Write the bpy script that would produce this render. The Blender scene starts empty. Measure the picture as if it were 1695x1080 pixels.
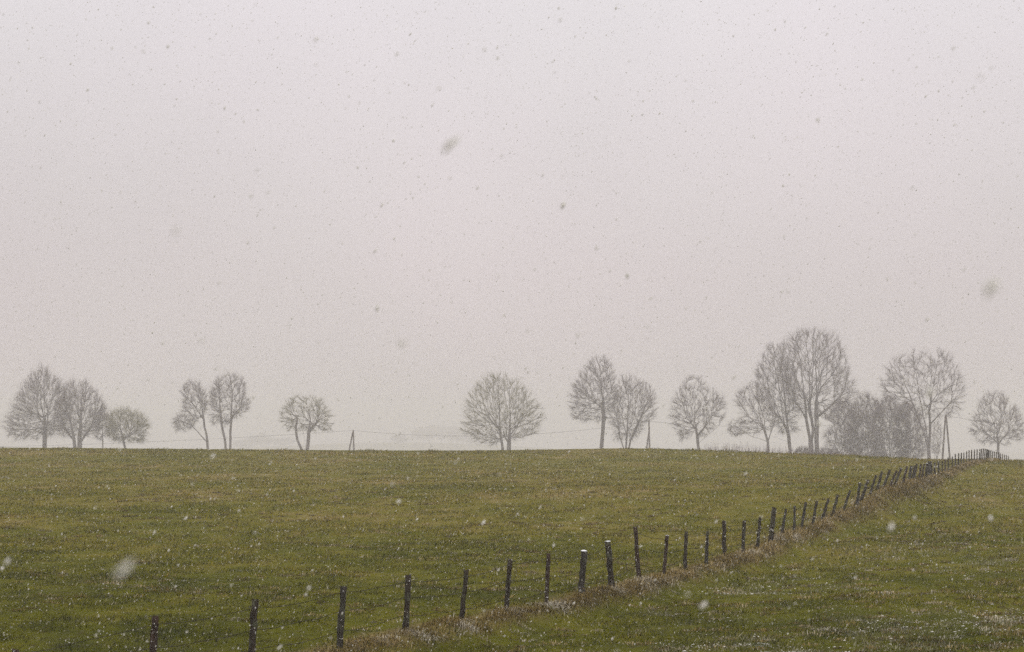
import bpy, math, random
import numpy as np
from mathutils import Vector, Matrix, noise as mnoise

R = math.radians
rng = np.random.default_rng(7)
random.seed(7)
scene = bpy.context.scene
col = scene.collection

# ------------------------------------------------------------------ camera
CAM_Z = 5.0
LENS, SENSOR = 85.0, 36.0
F = LENS / SENSOR * 1695.0            # focal length in photograph pixels
PITCH = math.atan(160.0 / F)
cam_d = bpy.data.cameras.new('camera')
cam_d.lens, cam_d.sensor_width, cam_d.sensor_fit = LENS, SENSOR, 'HORIZONTAL'
cam_d.clip_start, cam_d.clip_end = 0.3, 6000
cam_d.dof.use_dof = True
cam_d.dof.focus_distance = 75.0
cam_d.dof.aperture_fstop = 7.1
cam = bpy.data.objects.new('camera', cam_d)
cam.location = (0, 0, CAM_Z)
cam.rotation_euler = (math.pi / 2 + PITCH, 0, 0)
col.objects.link(cam)
scene.camera = cam

# ------------------------------------------------------------------ world, sun, exposure
SUN_EL, SUN_ROT = R(48), R(150)
w = bpy.data.worlds.new('World'); scene.world = w; w.use_nodes = True
nt = w.node_tree; nt.nodes.clear()
out = nt.nodes.new('ShaderNodeOutputWorld')
bg = nt.nodes.new('ShaderNodeBackground'); bg.inputs['Strength'].default_value = 0.10
sky = nt.nodes.new('ShaderNodeTexSky'); sky.sky_type = 'NISHITA'; sky.sun_disc = False
sky.sun_elevation, sky.sun_rotation = SUN_EL, SUN_ROT
sky.dust_density = 6.0
hs = nt.nodes.new('ShaderNodeHueSaturation'); hs.inputs['Saturation'].default_value = 0.15
tc = nt.nodes.new('ShaderNodeTexCoord'); sx = nt.nodes.new('ShaderNodeSeparateXYZ')
ramp = nt.nodes.new('ShaderNodeValToRGB')
els = ramp.color_ramp.elements
els[0].position = 0.0;  els[0].color = (0.680, 0.612, 0.604, 1)
els[1].position = 1.0;  els[1].color = (1.55, 1.53, 1.54, 1)
e = els.new(0.06); e.color = (0.718, 0.645, 0.650, 1)
e = els.new(0.17); e.color = (0.815, 0.762, 0.790, 1)
e = els.new(0.40); e.color = (1.05, 1.03, 1.05, 1)
nz = nt.nodes.new('ShaderNodeTexNoise'); nz.inputs['Scale'].default_value = 5.0; nz.inputs['Detail'].default_value = 4
mr = nt.nodes.new('ShaderNodeMapRange')
mr.inputs['From Min'].default_value, mr.inputs['From Max'].default_value = 0.3, 0.7
mr.inputs['To Min'].default_value, mr.inputs['To Max'].default_value = 9.55, 10.45
vm = nt.nodes.new('ShaderNodeVectorMath'); vm.operation = 'SCALE'
mix = nt.nodes.new('ShaderNodeMix'); mix.data_type = 'RGBA'; mix.inputs['Factor'].default_value = 0.95
L = nt.links.new
L(tc.outputs['Generated'], sx.inputs[0]); L(sx.outputs['Z'], ramp.inputs[0])
L(tc.outputs['Generated'], nz.inputs['Vector']); L(nz.outputs['Fac'], mr.inputs['Value'])
L(ramp.outputs[0], vm.inputs[0]); L(mr.outputs[0], vm.inputs['Scale'])
L(sky.outputs[0], hs.inputs['Color'])
nz2 = nt.nodes.new('ShaderNodeTexNoise'); nz2.inputs['Scale'].default_value = 7.0; nz2.inputs['Detail'].default_value = 3
L(tc.outputs['Generated'], nz2.inputs['Vector'])
r2 = nt.nodes.new('ShaderNodeValToRGB')
r2.color_ramp.elements[0].position, r2.color_ramp.elements[0].color = 0.35, (1.0, 1.0, 1.0, 1)
r2.color_ramp.elements[1].position, r2.color_ramp.elements[1].color = 0.65, (0.975, 0.992, 0.980, 1)
L(nz2.outputs['Fac'], r2.inputs[0])
tint = nt.nodes.new('ShaderNodeMix'); tint.data_type = 'RGBA'; tint.blend_type = 'MULTIPLY'; tint.inputs['Factor'].default_value = 1.0
L(vm.outputs[0], tint.inputs[6]); L(r2.outputs[0], tint.inputs[7])
L(hs.outputs[0], mix.inputs[6]); L(tint.outputs[2], mix.inputs[7])
L(mix.outputs[2], bg.inputs['Color']); L(bg.outputs[0], out.inputs[0])

sl = bpy.data.lights.new('sun', 'SUN'); sl.energy = 0.5; sl.angle = R(70); sl.color = (1, 0.97, 0.93)
so = bpy.data.objects.new('sun', sl)
so.rotation_euler = (math.pi / 2 - SUN_EL, 0, math.pi - SUN_ROT)
col.objects.link(so)

vs = scene.view_settings
vs.view_transform = 'Standard'; vs.look = 'None'; vs.exposure = 0.0; vs.gamma = 1.0
vs.use_curve_mapping = False
scene.render.engine = 'CYCLES'
cy = scene.cycles
cy.volume_bounces = 3; cy.max_bounces = 8; cy.transparent_max_bounces = 8
cy.use_denoising = False

# ------------------------------------------------------------------ helpers
def at(x, y, d):
    """world point on the ray of photograph point (x, y) at depth Y = d"""
    v = Vector(((x - 847.5) / F, (540.0 - y) / F, -1.0))
    v.rotate(cam.rotation_euler)
    v *= d / v.y
    return np.array((v.x, d, CAM_Z + v.z))

def mesh_np(name, V, faces, mat=None, parent=None, smooth=False, attrs=None, link=True):
    """V (n,3); faces: list of int arrays (m,k)"""
    V = np.asarray(V, dtype=np.float32)
    me = bpy.data.meshes.new(name)
    fl = [np.asarray(f, dtype=np.int32) for f in faces if len(f)]
    loops = np.concatenate([f.ravel() for f in fl]).astype(np.int32)
    tot = np.concatenate([np.full(len(f), f.shape[1], np.int32) for f in fl])
    start = np.concatenate([[0], np.cumsum(tot)[:-1]]).astype(np.int32)
    me.vertices.add(len(V)); me.vertices.foreach_set('co', V.ravel())
    me.loops.add(len(loops)); me.loops.foreach_set('vertex_index', loops)
    me.polygons.add(len(tot))
    me.polygons.foreach_set('loop_start', start)
    me.polygons.foreach_set('loop_total', tot)
    if smooth:
        me.polygons.foreach_set('use_smooth', np.ones(len(tot), dtype=bool))
    me.update(calc_edges=True)
    for k, a in (attrs or {}).items():
        at_ = me.attributes.new(k, 'FLOAT', 'POINT')
        at_.data.foreach_set('value', np.asarray(a, dtype=np.float32))
    if mat: me.materials.append(mat)
    o = bpy.data.objects.new(name, me)
    if link: col.objects.link(o)
    if parent is not None: o.parent = parent
    return o

def tag(o, label=None, cat=None, group=None, kind=None):
    if label: o['label'] = label
    if cat: o['category'] = cat
    if group: o['group'] = group
    if kind: o['kind'] = kind
    return o

def empty(name, loc, label, cat, group=None):
    o = bpy.data.objects.new(name, None); o.location = loc; o.empty_display_size = 0.3
    col.objects.link(o)
    return tag(o, label, cat, group)

def frames(D):
    """two unit vectors perpendicular to each direction in D (n,3)"""
    D = D / np.maximum(np.linalg.norm(D, axis=1, keepdims=True), 1e-9)
    ref = np.where(np.abs(D[:, 2:3]) < 0.9, np.array([[0, 0, 1.0]]), np.array([[1.0, 0, 0]]))
    A = np.cross(D, ref); A /= np.maximum(np.linalg.norm(A, axis=1, keepdims=True), 1e-9)
    B = np.cross(D, A)
    return A, B

def seg_prisms(P0, P1, R0, R1, sides):
    n = len(P0)
    A, B = frames(P1 - P0)
    t = np.arange(sides) * 2 * math.pi / sides
    c, s = np.cos(t), np.sin(t)
    ring = A[:, None, :] * c[None, :, None] + B[:, None, :] * s[None, :, None]
    V = np.concatenate([P0[:, None, :] + ring * R0[:, None, None], P1[:, None, :] + ring * R1[:, None, None]], axis=1).reshape(-1, 3)
    b = (np.arange(n) * 2 * sides)[:, None]
    i = np.arange(sides)[None, :]; j = (i + 1) % sides
    Q = np.stack([b + i, b + j, b + sides + j, b + sides + i], axis=2).reshape(-1, 4)
    return V, Q

def spikes(P0, P1, r):
    """three sided tapering twigs"""
    n = len(P0)
    A, B = frames(P1 - P0)
    t = np.arange(3) * 2 * math.pi / 3
    ring = A[:, None, :] * np.cos(t)[None, :, None] + B[:, None, :] * np.sin(t)[None, :, None]
    V = np.concatenate([P0[:, None, :] + ring * r[:, None, None], P1[:, None, :]], axis=1).reshape(-1, 3)
    b = (np.arange(n) * 4)[:, None]
    T = np.stack([b + np.array([0, 1, 2]), b + np.array([1, 2, 0]), b * 1 + np.array([3, 3, 3])], axis=2).reshape(-1, 3)
    return V, T

def sweep(P, rad, sides=9, jitter=0.0, r=None, cap=True):
    """continuous tube through points P with radii rad"""
    P = np.asarray(P, float); n = len(P)
    D = np.gradient(P, axis=0)
    D /= np.linalg.norm(D, axis=1, keepdims=True)
    a = np.cross(D[0], [0.0, 1.0, 0.1]); a /= np.linalg.norm(a)
    V = []
    for k in range(n):
        a = a - D[k] * np.dot(a, D[k]); a /= np.linalg.norm(a)
        b = np.cross(D[k], a)
        t = np.arange(sides) * 2 * math.pi / sides
        rr = rad[k] * (1 + (jitter * r.standard_normal(sides) if jitter else 0))
        V.append(P[k] + np.outer(np.cos(t) * rr, a) + np.outer(np.sin(t) * rr, b))
    V = np.concatenate(V)
    i = np.arange(sides); j = (i + 1) % sides
    Q = np.concatenate([np.stack([k * sides + i, k * sides + j, (k + 1) * sides + j, (k + 1) * sides + i], 1) for k in range(n - 1)])
    T = []
    if cap:
        V = np.vstack([V, P[-1], P[0]])
        T = np.concatenate([np.stack([(n - 1) * sides + i, (n - 1) * sides + j, np.full(sides, n * sides)], 1),
                            np.stack([j, i, np.full(sides, n * sides + 1)], 1)])
    return V, Q, T

def smooth01(a, b, x):
    t = np.clip((x - a) / (b - a), 0, 1); return t * t * (3 - 2 * t)

class VNoise:
    """cheap tileless 2-D value noise"""
    def __init__(s, seed): s.t = np.random.default_rng(seed).random((256, 256))
    def __call__(s, x, y):
        xi, yi = np.floor(x).astype(int), np.floor(y).astype(int)
        fx, fy = x - xi, y - yi
        fx = fx * fx * (3 - 2 * fx); fy = fy * fy * (3 - 2 * fy)
        g = lambda i, j: s.t[(xi + i) % 256, (yi + j) % 256]
        return (g(0, 0) * (1 - fx) + g(1, 0) * fx) * (1 - fy) + (g(0, 1) * (1 - fx) + g(1, 1) * fx) * fy
N1, N2, N3 = VNoise(1), VNoise(2), VNoise(3)

# ------------------------------------------------------------------ materials
def mat(name):
    m = bpy.data.materials.new(name); m.use_nodes = True
    t = m.node_tree
    b = t.nodes['Principled BSDF']; b.inputs['Roughness'].default_value = 0.9
    b.inputs['Specular IOR Level'].default_value = 0.02
    return m, t, b

def nd(t, kind, **kw):
    n = t.nodes.new(kind)
    for k, v in kw.items():
        if k in n.inputs: n.inputs[k].default_value = v
        else: setattr(n, k, v)
    return n

def noise_node(t, vec, scale, detail=4, rough=0.6, stretch=None):
    n = nd(t, 'ShaderNodeTexNoise', Scale=scale, Detail=detail, Roughness=rough)
    if stretch:
        mp = nd(t, 'ShaderNodeMapping'); mp.inputs['Scale'].default_value = stretch
        t.links.new(vec, mp.inputs[0]); vec = mp.outputs[0]
    t.links.new(vec, n.inputs['Vector'])
    return n.outputs['Fac']

def ramp_node(t, fac, stops):
    r = nd(t, 'ShaderNodeValToRGB'); e = r.color_ramp.elements
    e[0].position, e[0].color = stops[0][0], (*stops[0][1], 1)
    e[1].position, e[1].color = stops[-1][0], (*stops[-1][1], 1)
    for p, c in stops[1:-1]:
        q = e.new(p); q.color = (*c, 1)
    t.links.new(fac, r.inputs[0]); return r.outputs[0]

def mixc(t, fac, a, b, mode='MIX'):
    m = nd(t, 'ShaderNodeMix', data_type='RGBA', blend_type=mode)
    for sock, v in ((m.inputs['Factor'], fac), (m.inputs[6], a), (m.inputs[7], b)):
        if hasattr(v, 'links'): t.links.new(v, sock)
        elif isinstance(v, (int, float)): sock.default_value = v
        else: sock.default_value = (*v, 1)
    return m.outputs[2]

def mrange(t, v, a, b, c=0.0, d=1.0):
    m = nd(t, 'ShaderNodeMapRange'); t.links.new(v, m.inputs['Value'])
    m.inputs['From Min'].default_value, m.inputs['From Max'].default_value = a, b
    m.inputs['To Min'].default_value, m.inputs['To Max'].default_value = c, d
    return m.outputs[0]

def math_node(t, op, a, b):
    m = nd(t, 'ShaderNodeMath', operation=op)
    for s, v in ((m.inputs[0], a), (m.inputs[1], b)):
        if hasattr(v, 'links'): t.links.new(v, s)
        else: s.default_value = v
    return m.outputs[0]

GREEN_D = (0.035, 0.040, 0.0006)
GREEN_M = (0.088, 0.086, 0.0008)
OLIVE = (0.140, 0.117, 0.012)
STRAW = (0.215, 0.155, 0.060)

def pasture_colour(t):
    """patchy pasture colour by world position, shared by the ground and its grass"""
    g = nd(t, 'ShaderNodeNewGeometry'); pos = g.outputs['Position']
    big = noise_node(t, pos, 0.085, 5, 0.62, (1.1, 0.8, 0.2))
    midn = noise_node(t, pos, 0.7, 5, 0.65, (1.15, 0.7, 0.4))
    fine = noise_node(t, pos, 9.0, 4, 0.7)
    s = math_node(t, 'ADD', math_node(t, 'MULTIPLY', big, 0.44), math_node(t, 'MULTIPLY', midn, 0.38))
    s = math_node(t, 'ADD', s, math_node(t, 'MULTIPLY', fine, 0.18))
    # the rise of the field is grazed shorter and drier than its foot
    sep = nd(t, 'ShaderNodeSeparateXYZ'); t.links.new(pos, sep.inputs[0])
    dry = mrange(t, sep.outputs['Y'], 50, 110, -0.075, 0.06)
    s = math_node(t, 'ADD', s, dry)
    return ramp_node(t, s, [(0.34, GREEN_D), (0.47, GREEN_M), (0.58, OLIVE), (0.70, STRAW)]), pos, fine, midn

def make_ground_mat():
    m, t, b = mat('pasture')
    c, pos, fine, midn = pasture_colour(t)
    soil = noise_node(t, pos, 3.2, 6, 0.7)
    c = mixc(t, mrange(t, soil, 0.54, 0.66, 0, 0.7), c, (0.045, 0.029, 0.010))
    # dry thatch along the fence and thin melting snow
    a = nd(t, 'ShaderNodeAttribute', attribute_name='bank')
    c = mixc(t, math_node(t, 'MULTIPLY', a.outputs['Fac'], 0.75), c, mixc(t, fine, (0.10, 0.068, 0.016), (0.27, 0.20, 0.09)))
    s = nd(t, 'ShaderNodeAttribute', attribute_name='snow')
    sn = noise_node(t, pos, 2.6, 7, 0.72, (0.7, 1.0, 1.0))
    sm = math_node(t, 'ADD', sn, math_node(t, 'MULTIPLY', s.outputs['Fac'], 0.16))
    c = mixc(t, mrange(t, sm, 0.74, 0.84, 0, 0.8), c, (0.72, 0.70, 0.70))
    t.links.new(c, b.inputs['Base Color'])
    bp = nd(t, 'ShaderNodeBump', Strength=0.9, Distance=0.06)
    t.links.new(noise_node(t, pos, 7.0, 6, 0.75), bp.inputs['Height']); t.links.new(bp.outputs[0], b.inputs['Normal'])
    return m

def make_grass_mat():
    m, t, b = mat('grass_blade')
    c, pos, fine, midn = pasture_colour(t)
    a = nd(t, 'ShaderNodeAttribute', attribute_name='rnd')
    c = mixc(t, 0.65, c, ramp_node(t, a.outputs['Fac'], [(0.0, (0.35, 0.42, 0.22)), (0.5, (1.0, 1.0, 1.0)), (0.8, (1.7, 1.5, 1.4)), (1.0, (2.6, 2.2, 3.0))]), 'MULTIPLY')
    s = nd(t, 'ShaderNodeAttribute', attribute_name='snow')
    c = mixc(t, s.outputs['Fac'], c, (0.60, 0.545, 0.43))
    t.links.new(c, b.inputs['Base Color'])
    return m

def make_straw_mat():
    m, t, b = mat('dry_grass_blade')
    a = nd(t, 'ShaderNodeAttribute', attribute_name='rnd')
    c = ramp_node(t, a.outputs['Fac'], [(0.0, (0.050, 0.032, 0.003)), (0.35, (0.130, 0.088, 0.014)), (0.7, (0.27, 0.190, 0.070)), (1.0, (0.46, 0.350, 0.18))])
    s = nd(t, 'ShaderNodeAttribute', attribute_name='snow')
    c = mixc(t, s.outputs['Fac'], c, (0.60, 0.555, 0.47))
    t.links.new(c, b.inputs['Base Color'])
    return m

def make_bark(name, a, bcol, scale=3.0, lichen=0.0):
    m, t, b = mat(name)
    tcx = nd(t, 'ShaderNodeTexCoord'); pos = tcx.outputs['Object']
    n = noise_node(t, pos, scale, 6, 0.7, (1, 1, 0.25))
    c = mixc(t, mrange(t, n, 0.3, 0.7), a, bcol)
    if lichen:
        l = noise_node(t, pos, scale * 0.8, 5, 0.65)
        c = mixc(t, mrange(t, l, 0.56, 0.66, 0, lichen), c, (0.11, 0.12, 0.07))
    t.links.new(c, b.inputs['Base Color'])
    bp = nd(t, 'ShaderNodeBump', Strength=0.8, Distance=0.02)
    t.links.new(n, bp.inputs['Height']); t.links.new(bp.outputs[0], b.inputs['Normal'])
    return m

def make_post_mat(name, a, bcol, green):
    m, t, b = mat(name)
    tcx = nd(t, 'ShaderNodeTexCoord'); pos = tcx.outputs['Object']
    oi = nd(t, 'ShaderNodeObjectInfo')
    off = nd(t, 'ShaderNodeVectorMath', operation='ADD')
    t.links.new(pos, off.inputs[0])
    cmb = nd(t, 'ShaderNodeCombineXYZ')
    t.links.new(math_node(t, 'MULTIPLY', oi.outputs['Random'], 40.0), cmb.inputs[2]); t.links.new(cmb.outputs[0], off.inputs[1])
    p = off.outputs[0]
    n = noise_node(t, p, 22, 6, 0.7, (1, 1, 0.12))
    c = mixc(t, mrange(t, n, 0.35, 0.68), a, bcol)
    l = noise_node(t, p, 7, 5, 0.7, (1, 1, 0.6))
    c = mixc(t, mrange(t, l, 0.53, 0.62, 0, green), c, (0.095, 0.100, 0.060))
    # wet snow caught in the splits of the wood
    s = noise_node(t, p, 17, 3, 0.5, (1, 1, 0.7))
    c = mixc(t, mrange(t, s, 0.675, 0.715), c, (0.70, 0.68, 0.68))
    t.links.new(c, b.inputs['Base Color'])
    bp = nd(t, 'ShaderNodeBump', Strength=1.0, Distance=0.015)
    t.links.new(n, bp.inputs['Height']); t.links.new(bp.outputs[0], b.inputs['Normal'])
    return m

def plain(name, c, rough=0.8):
    m, t, b = mat(name); b.inputs['Roughness'].default_value = rough
    tcx = nd(t, 'ShaderNodeTexCoord')
    n = noise_node(t, tcx.outputs['Object'], 6.0, 3)
    t.links.new(mixc(t, n, tuple(x * 0.85 for x in c), tuple(min(1, x * 1.15) for x in c)), b.inputs['Base Color'])
    return m

M_GROUND, M_GRASS, M_STRAW = make_ground_mat(), make_grass_mat(), make_straw_mat()
M_BARK = make_bark('bark', (0.085, 0.066, 0.064), (0.180, 0.145, 0.140), 3.0, 0.4)
M_TWIG = plain('twig', (0.135, 0.100, 0.098), 0.9)
M_BUD = plain('budding_twig', (0.145, 0.124, 0.044), 0.9)
M_POST = [make_post_mat('weathered_post', (0.012, 0.008, 0.005), (0.050, 0.036, 0.024), 0.6),
          make_post_mat('brown_post', (0.016, 0.009, 0.006), (0.065, 0.039, 0.028), 0.25),
          make_post_mat('grey_post', (0.014, 0.011, 0.008), (0.060, 0.050, 0.041), 0.5)]
M_SNOW = plain('snow', (0.80, 0.80, 0.82), 0.7)
m, t, b = mat('snowflake')
tr = nd(t, 'ShaderNodeBsdfTranslucent'); tr.inputs['Color'].default_value = (0.93, 0.91, 0.88, 1)
b.inputs['Base Color'].default_value = (0.88, 0.85, 0.80, 1)
mx = nd(t, 'ShaderNodeMixShader'); mx.inputs[0].default_value = 0.68
t.links.new(b.outputs[0], mx.inputs[1]); t.links.new(tr.outputs[0], mx.inputs[2])
t.links.new(mx.outputs[0], t.nodes['Material Output'].inputs['Surface'])
M_FLAKE = m
M_WET = plain('wet_snow', (0.60, 0.57, 0.53), 0.6)
M_WIRE = plain('rusty_wire', (0.030, 0.022, 0.017), 0.6)
M_POLE = make_bark('pole_wood', (0.055, 0.035, 0.028), (0.10, 0.068, 0.055), 2.0)
M_CABLE = plain('cable', (0.05, 0.045, 0.045), 0.5)
M_CERAMIC = plain('ceramic', (0.30, 0.27, 0.25), 0.3)

# ------------------------------------------------------------------ the fence line (foot and head of every post, as read from the photograph)
posts = []                                           # (foot x, foot y, head x, head y, width px)
posts += [(-190, 1185, -188, 1082, 13), (20, 1210, 26, 1098, 13), (249, 1140, 257, 1021, 12.5), (415, 1110, 423, 993, 12), (562, 1078, 569, 971, 11),
          (672, 1047, 676, 953, 10), (763, 1028, 772, 944, 8), (838, 1020, 844, 926, 8), (904, 1006, 908, 917, 7.5),
          (962.5, 991, 966.5, 912, 10.5), (1013, 973, 1006, 897, 10), (1058, 961, 1051.5, 872.5, 7), (1098.5, 959, 1104.5, 887, 6),
          (1134, 949, 1136, 880.5, 6), (1169, 938, 1171, 880, 5.5), (1199, 931, 1199, 863, 7), (1229, 921, 1231.5, 862, 6)]
crop = [(15, 735, 30, 520, 20), (95, 690, 122, 458, 32), (165, 668, 197, 468, 17), (247, 630, 250, 450, 16), (292, 590, 319, 425, 19),
        (360, 583, 390, 418, 18), (420, 575, 462, 408, 18), (488, 532, 519, 378, 18), (555, 510, 600, 350, 17), (642, 450, 662, 305, 19),
        (665, 430, 714, 285, 19), (720, 378, 763, 255, 16), (767, 355, 800, 232, 16), (803, 355, 852, 222, 17), (845, 347, 893, 225, 15),
        (875, 335, 922, 212, 16), (930, 325, 957, 200, 15), (968, 305, 988, 203, 20), (990, 298, 1006, 196, 14), (1002, 290, 1020, 182, 14),
        (1032, 288, 1045, 185, 14), (1050, 285, 1065, 185, 14), (1078, 282, 1082, 180, 15), (1098, 275, 1100, 170, 24), (1112, 270, 1110, 172, 15),
        (1131, 262, 1133, 175, 13), (1157, 257, 1155, 170, 12), (1178, 253, 1180, 165, 12), (1198, 245, 1198, 157, 12), (1218, 238, 1218, 145, 13),
        (1242, 222, 1243, 137, 12), (1262, 215, 1262, 122, 12), (1281, 208, 1282, 118, 12), (1300, 198, 1300, 115, 12), (1317, 192, 1316, 112, 11),
        (1334, 190, 1333, 105, 11), (1350, 185, 1349, 98, 11), (1365, 183, 1363, 97, 11), (1381, 178, 1382, 92, 11), (1398, 172, 1400, 92, 11),
        (1412, 168, 1416, 90, 11), (1423, 166, 1428, 88, 11), (1434, 166, 1440, 86, 11), (1446, 166, 1451, 88, 11), (1457, 167, 1461, 90, 12),
        (1466, 168, 1468, 94, 13), (1475, 170, 1475, 100, 12),
        (1486, 182, 1486, 112, 11), (1498, 192, 1498, 125, 10), (1510, 200, 1510, 135, 9), (1522, 206, 1522, 140, 9), (1535, 210, 1535, 144, 9),
        (1548, 212, 1548, 145, 9), (1560, 213, 1560, 146, 9), (1573, 214, 1573, 146, 9), (1585, 215, 1585, 148, 9), (1598, 217, 1598, 151, 9)]
posts += [(1250 + a / 3.809, 720 + b / 3.809, 1250 + c_ / 3.809, 720 + d_ / 3.809, w_ / 3.809) for a, b, c_, d_, w_ in crop]
posts = [p if i < 44 else (*p[:4], p[4] * 0.68) for i, p in enumerate(posts)]
NP = len(posts)
I0 = 5
depth = np.zeros(NP); depth[I0] = 52.0
def step(i, j, sgn):
    s = 2.45 if j < NP - 9 else 6.5
    d = depth[i]
    X0 = (posts[i][0] - 847.5) / F * d
    u = (posts[j][0] - 847.5) / F
    # (u d' - X0)^2 + (d' - d)^2 = s^2
    A_, B_, C_ = 1 + u * u, -2 * (u * X0 + d), X0 * X0 + d * d - s * s
    disc = B_ * B_ - 4 * A_ * C_
    if disc < 0.05: return d + sgn * 0.4
    return (-B_ + sgn * math.sqrt(disc)) / (2 * A_)
for j in range(I0 + 1, NP): depth[j] = step(j - 1, j, 1)
for j in range(I0 - 1, -1, -1): depth[j] = step(j + 1, j, -1)
FOOT = np.array([at(p[0], p[1], depth[i]) for i, p in enumerate(posts)])
# smooth the ground line under the posts a little
NV = NP - 10                                             # posts before the brow of the rise
zs = FOOT[:, 2].copy()
for _ in range(2):
    zs[1:-1] = 0.25 * zs[:-2] + 0.5 * zs[1:-1] + 0.25 * zs[2:]
LINE = np.vstack([FOOT[0, :2] + (FOOT[0, :2] - FOOT[1, :2]) * 60, FOOT[:, :2], FOOT[-1, :2] + (FOOT[-1, :2] - FOOT[-4, :2]) * 60])

def fence_dist(X, Y):
    """signed distance to the fence line: positive on its right hand side; and index along it"""
    X, Y = np.asarray(X, float).ravel(), np.asarray(Y, float).ravel()
    best = np.full(X.shape, 1e9); sg = np.ones(X.shape); idx = np.zeros(X.shape)
    for k in range(len(LINE) - 1):
        a, b = LINE[k], LINE[k + 1]; ab = b - a; l2 = ab @ ab
        px, py = X - a[0], Y - a[1]
        t = np.clip((px * ab[0] + py * ab[1]) / l2, 0, 1)
        dx, dy = px - t * ab[0], py - t * ab[1]
        d2 = dx * dx + dy * dy
        m = d2 < best
        best = np.where(m, d2, best)
        sg = np.where(m, np.where(ab[0] * py - ab[1] * px < 0, 1.0, -1.0), sg)
        idx = np.where(m, k - 1 + t, idx)
    return np.sqrt(best) * sg, idx

# ------------------------------------------------------------------ terrain
class TPS:
    def __init__(s, P, z, lam=1e-3):
        s.P = np.asarray(P, float) / 50.0; n = len(P)
        d = np.linalg.norm(s.P[:, None] - s.P[None], axis=2)
        K = s.k(d) + lam * np.eye(n)
        Q = np.hstack([np.ones((n, 1)), s.P])
        M = np.vstack([np.hstack([K, Q]), np.hstack([Q.T, np.zeros((3, 3))])])
        sol = np.linalg.solve(M, np.concatenate([z, np.zeros(3)]))
        s.w, s.c = sol[:n], sol[n:]
    @staticmethod
    def k(d): return np.where(d > 1e-9, d * d * np.log(np.maximum(d, 1e-9)), 0)
    def __call__(s, X, Y):
        P = np.stack([X, Y], 1) / 50.0
        o = s.c[0] + P @ s.c[1:]
        for p, w_ in zip(s.P, s.w):
            o = o + w_ * s.k(np.linalg.norm(P - p, axis=1))
        return o

YC_X = [-400, 18, 24, 29, 33, 37, 45, 400]
YC_Y = [208, 208, 202, 194, 185, 178, 176, 176]
def brow(X): return np.interp(X, YC_X, YC_Y)

cl, cr = [], []
for i in range(2, NV, 3): cl.append((FOOT[i, 0], FOOT[i, 1], zs[i]))
for x, yc in ((-500, 742), (0, 743), (250, 745), (500, 747), (720, 748), (900, 746.5), (1080, 744), (1200, 748)):
    Dc = 208.0
    Xc = (x - 847.5) / F * Dc
    Dc = float(brow(Xc))
    zc = at(x, yc, Dc)[2]
    cl.append((Xc, Dc, zc))
    u = (x - 847.5) / F
    for d, z in ((30, 0.05), (50, 0.28), (70, 0.57), (100, 0.98), (150, 1.62)):
        if x < 700 or d > 110: cl.append((u * d, d, z + (zc - 2.35) * d / 300))
for x, yc, d in ((1340, 755, 195), (1430, 758, 190), (1500, 762, 186)):
    p = at(x, yc, d); cl.append(tuple(p))
bank_h = np.interp(np.arange(NP), [0, 5, 10, 18, 24, 27, 31, 37, 45, 56, NP], [0.3, 0.32, 0.34, 0.34, 0.5, 0.8, 0.95, 0.65, 0.3, 0.12, 0.05])
for i in range(2, NV, 3): cr.append((FOOT[i, 0] + 1.5, FOOT[i, 1], zs[i] - bank_h[i]))
for X in (14, 30, 60, 110):
    for d, z in ((28, 0.0), (50, 0.27), (85, 0.74), (142, 1.46), (176, 1.97)):
        if X > (1500 - 847.5) / F * d: cr.append((X, d, z))
TL, TR = TPS([c[:2] for c in cl], np.array([c[2] for c in cl]), 2e-3), TPS([c[:2] for c in cr], np.array([c[2] for c in cr]), 2e-3)

def ground_z(X, Y, relief=True, extra=False):
    shp = np.shape(X)
    X, Y = np.asarray(X, float).ravel(), np.asarray(Y, float).ravel()
    yc = brow(X)
    t = np.maximum(0, Y - yc)
    Yk = np.clip(np.minimum(Y, yc), 28, None)
    lim = 0.28 * Yk + 12
    Xk = np.clip(X, -lim, lim)
    s, idx = fence_dist(X, Y)
    hl, hr = TL(Xk, Yk), TR(Xk, Yk)
    b = np.interp(idx, np.arange(NP), bank_h)
    far = smooth01(0, 25, t)
    tt = smooth01(0.15, 0.65 + 1.5 * b, s)
    z = hl * (1 - tt) + hr * tt
    z = z * (1 - far) + np.where(X > 0, np.minimum(hl, 2.0), hl) * far if False else z
    # beyond the brow the land falls into a wide valley and climbs again to a far ridge
    z = z - np.interp(X, [20, 34], [0.0175, 0.024]) * t * t / (t + 30)
    z = np.maximum(z, -45 + 1.5 * np.sin(X / 240.0))
    for hx, hy, hh, hr_ in ((-330, 3050, 12, 330), (-95, 3100, 18, 280)):
        z = z + hh * np.exp(-((X - hx) ** 2 + (Y - hy) ** 2) / hr_ ** 2)
    # the bank the photographer stands on
    near = smooth01(28, 4, Y) if False else 1 - smooth01(4, 30, Y)
    z = z + near * (3.35 - z)
    if relief:
        amp = (1 - 0.75 * smooth01(120, 205, Y)) * (1 - smooth01(230, 300, Y)) * smooth01(6, 30, Y)
        z = z + amp * (0.11 * (N1(X * 0.9, Y * 0.9) - 0.5) + 0.12 * (N2(X * 0.22, Y * 0.22) - 0.5) + 0.055 * (N3(X * 2.6, Y * 2.6) - 0.5))
        lump = np.exp(-(s / 0.75) ** 2) * amp
        z = z + lump * (0.02 + 0.16 * (N2(X * 1.3 + 50, Y * 1.3) - 0.3))
    if extra: return z, s, idx, b
    return z.reshape(shp)

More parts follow.
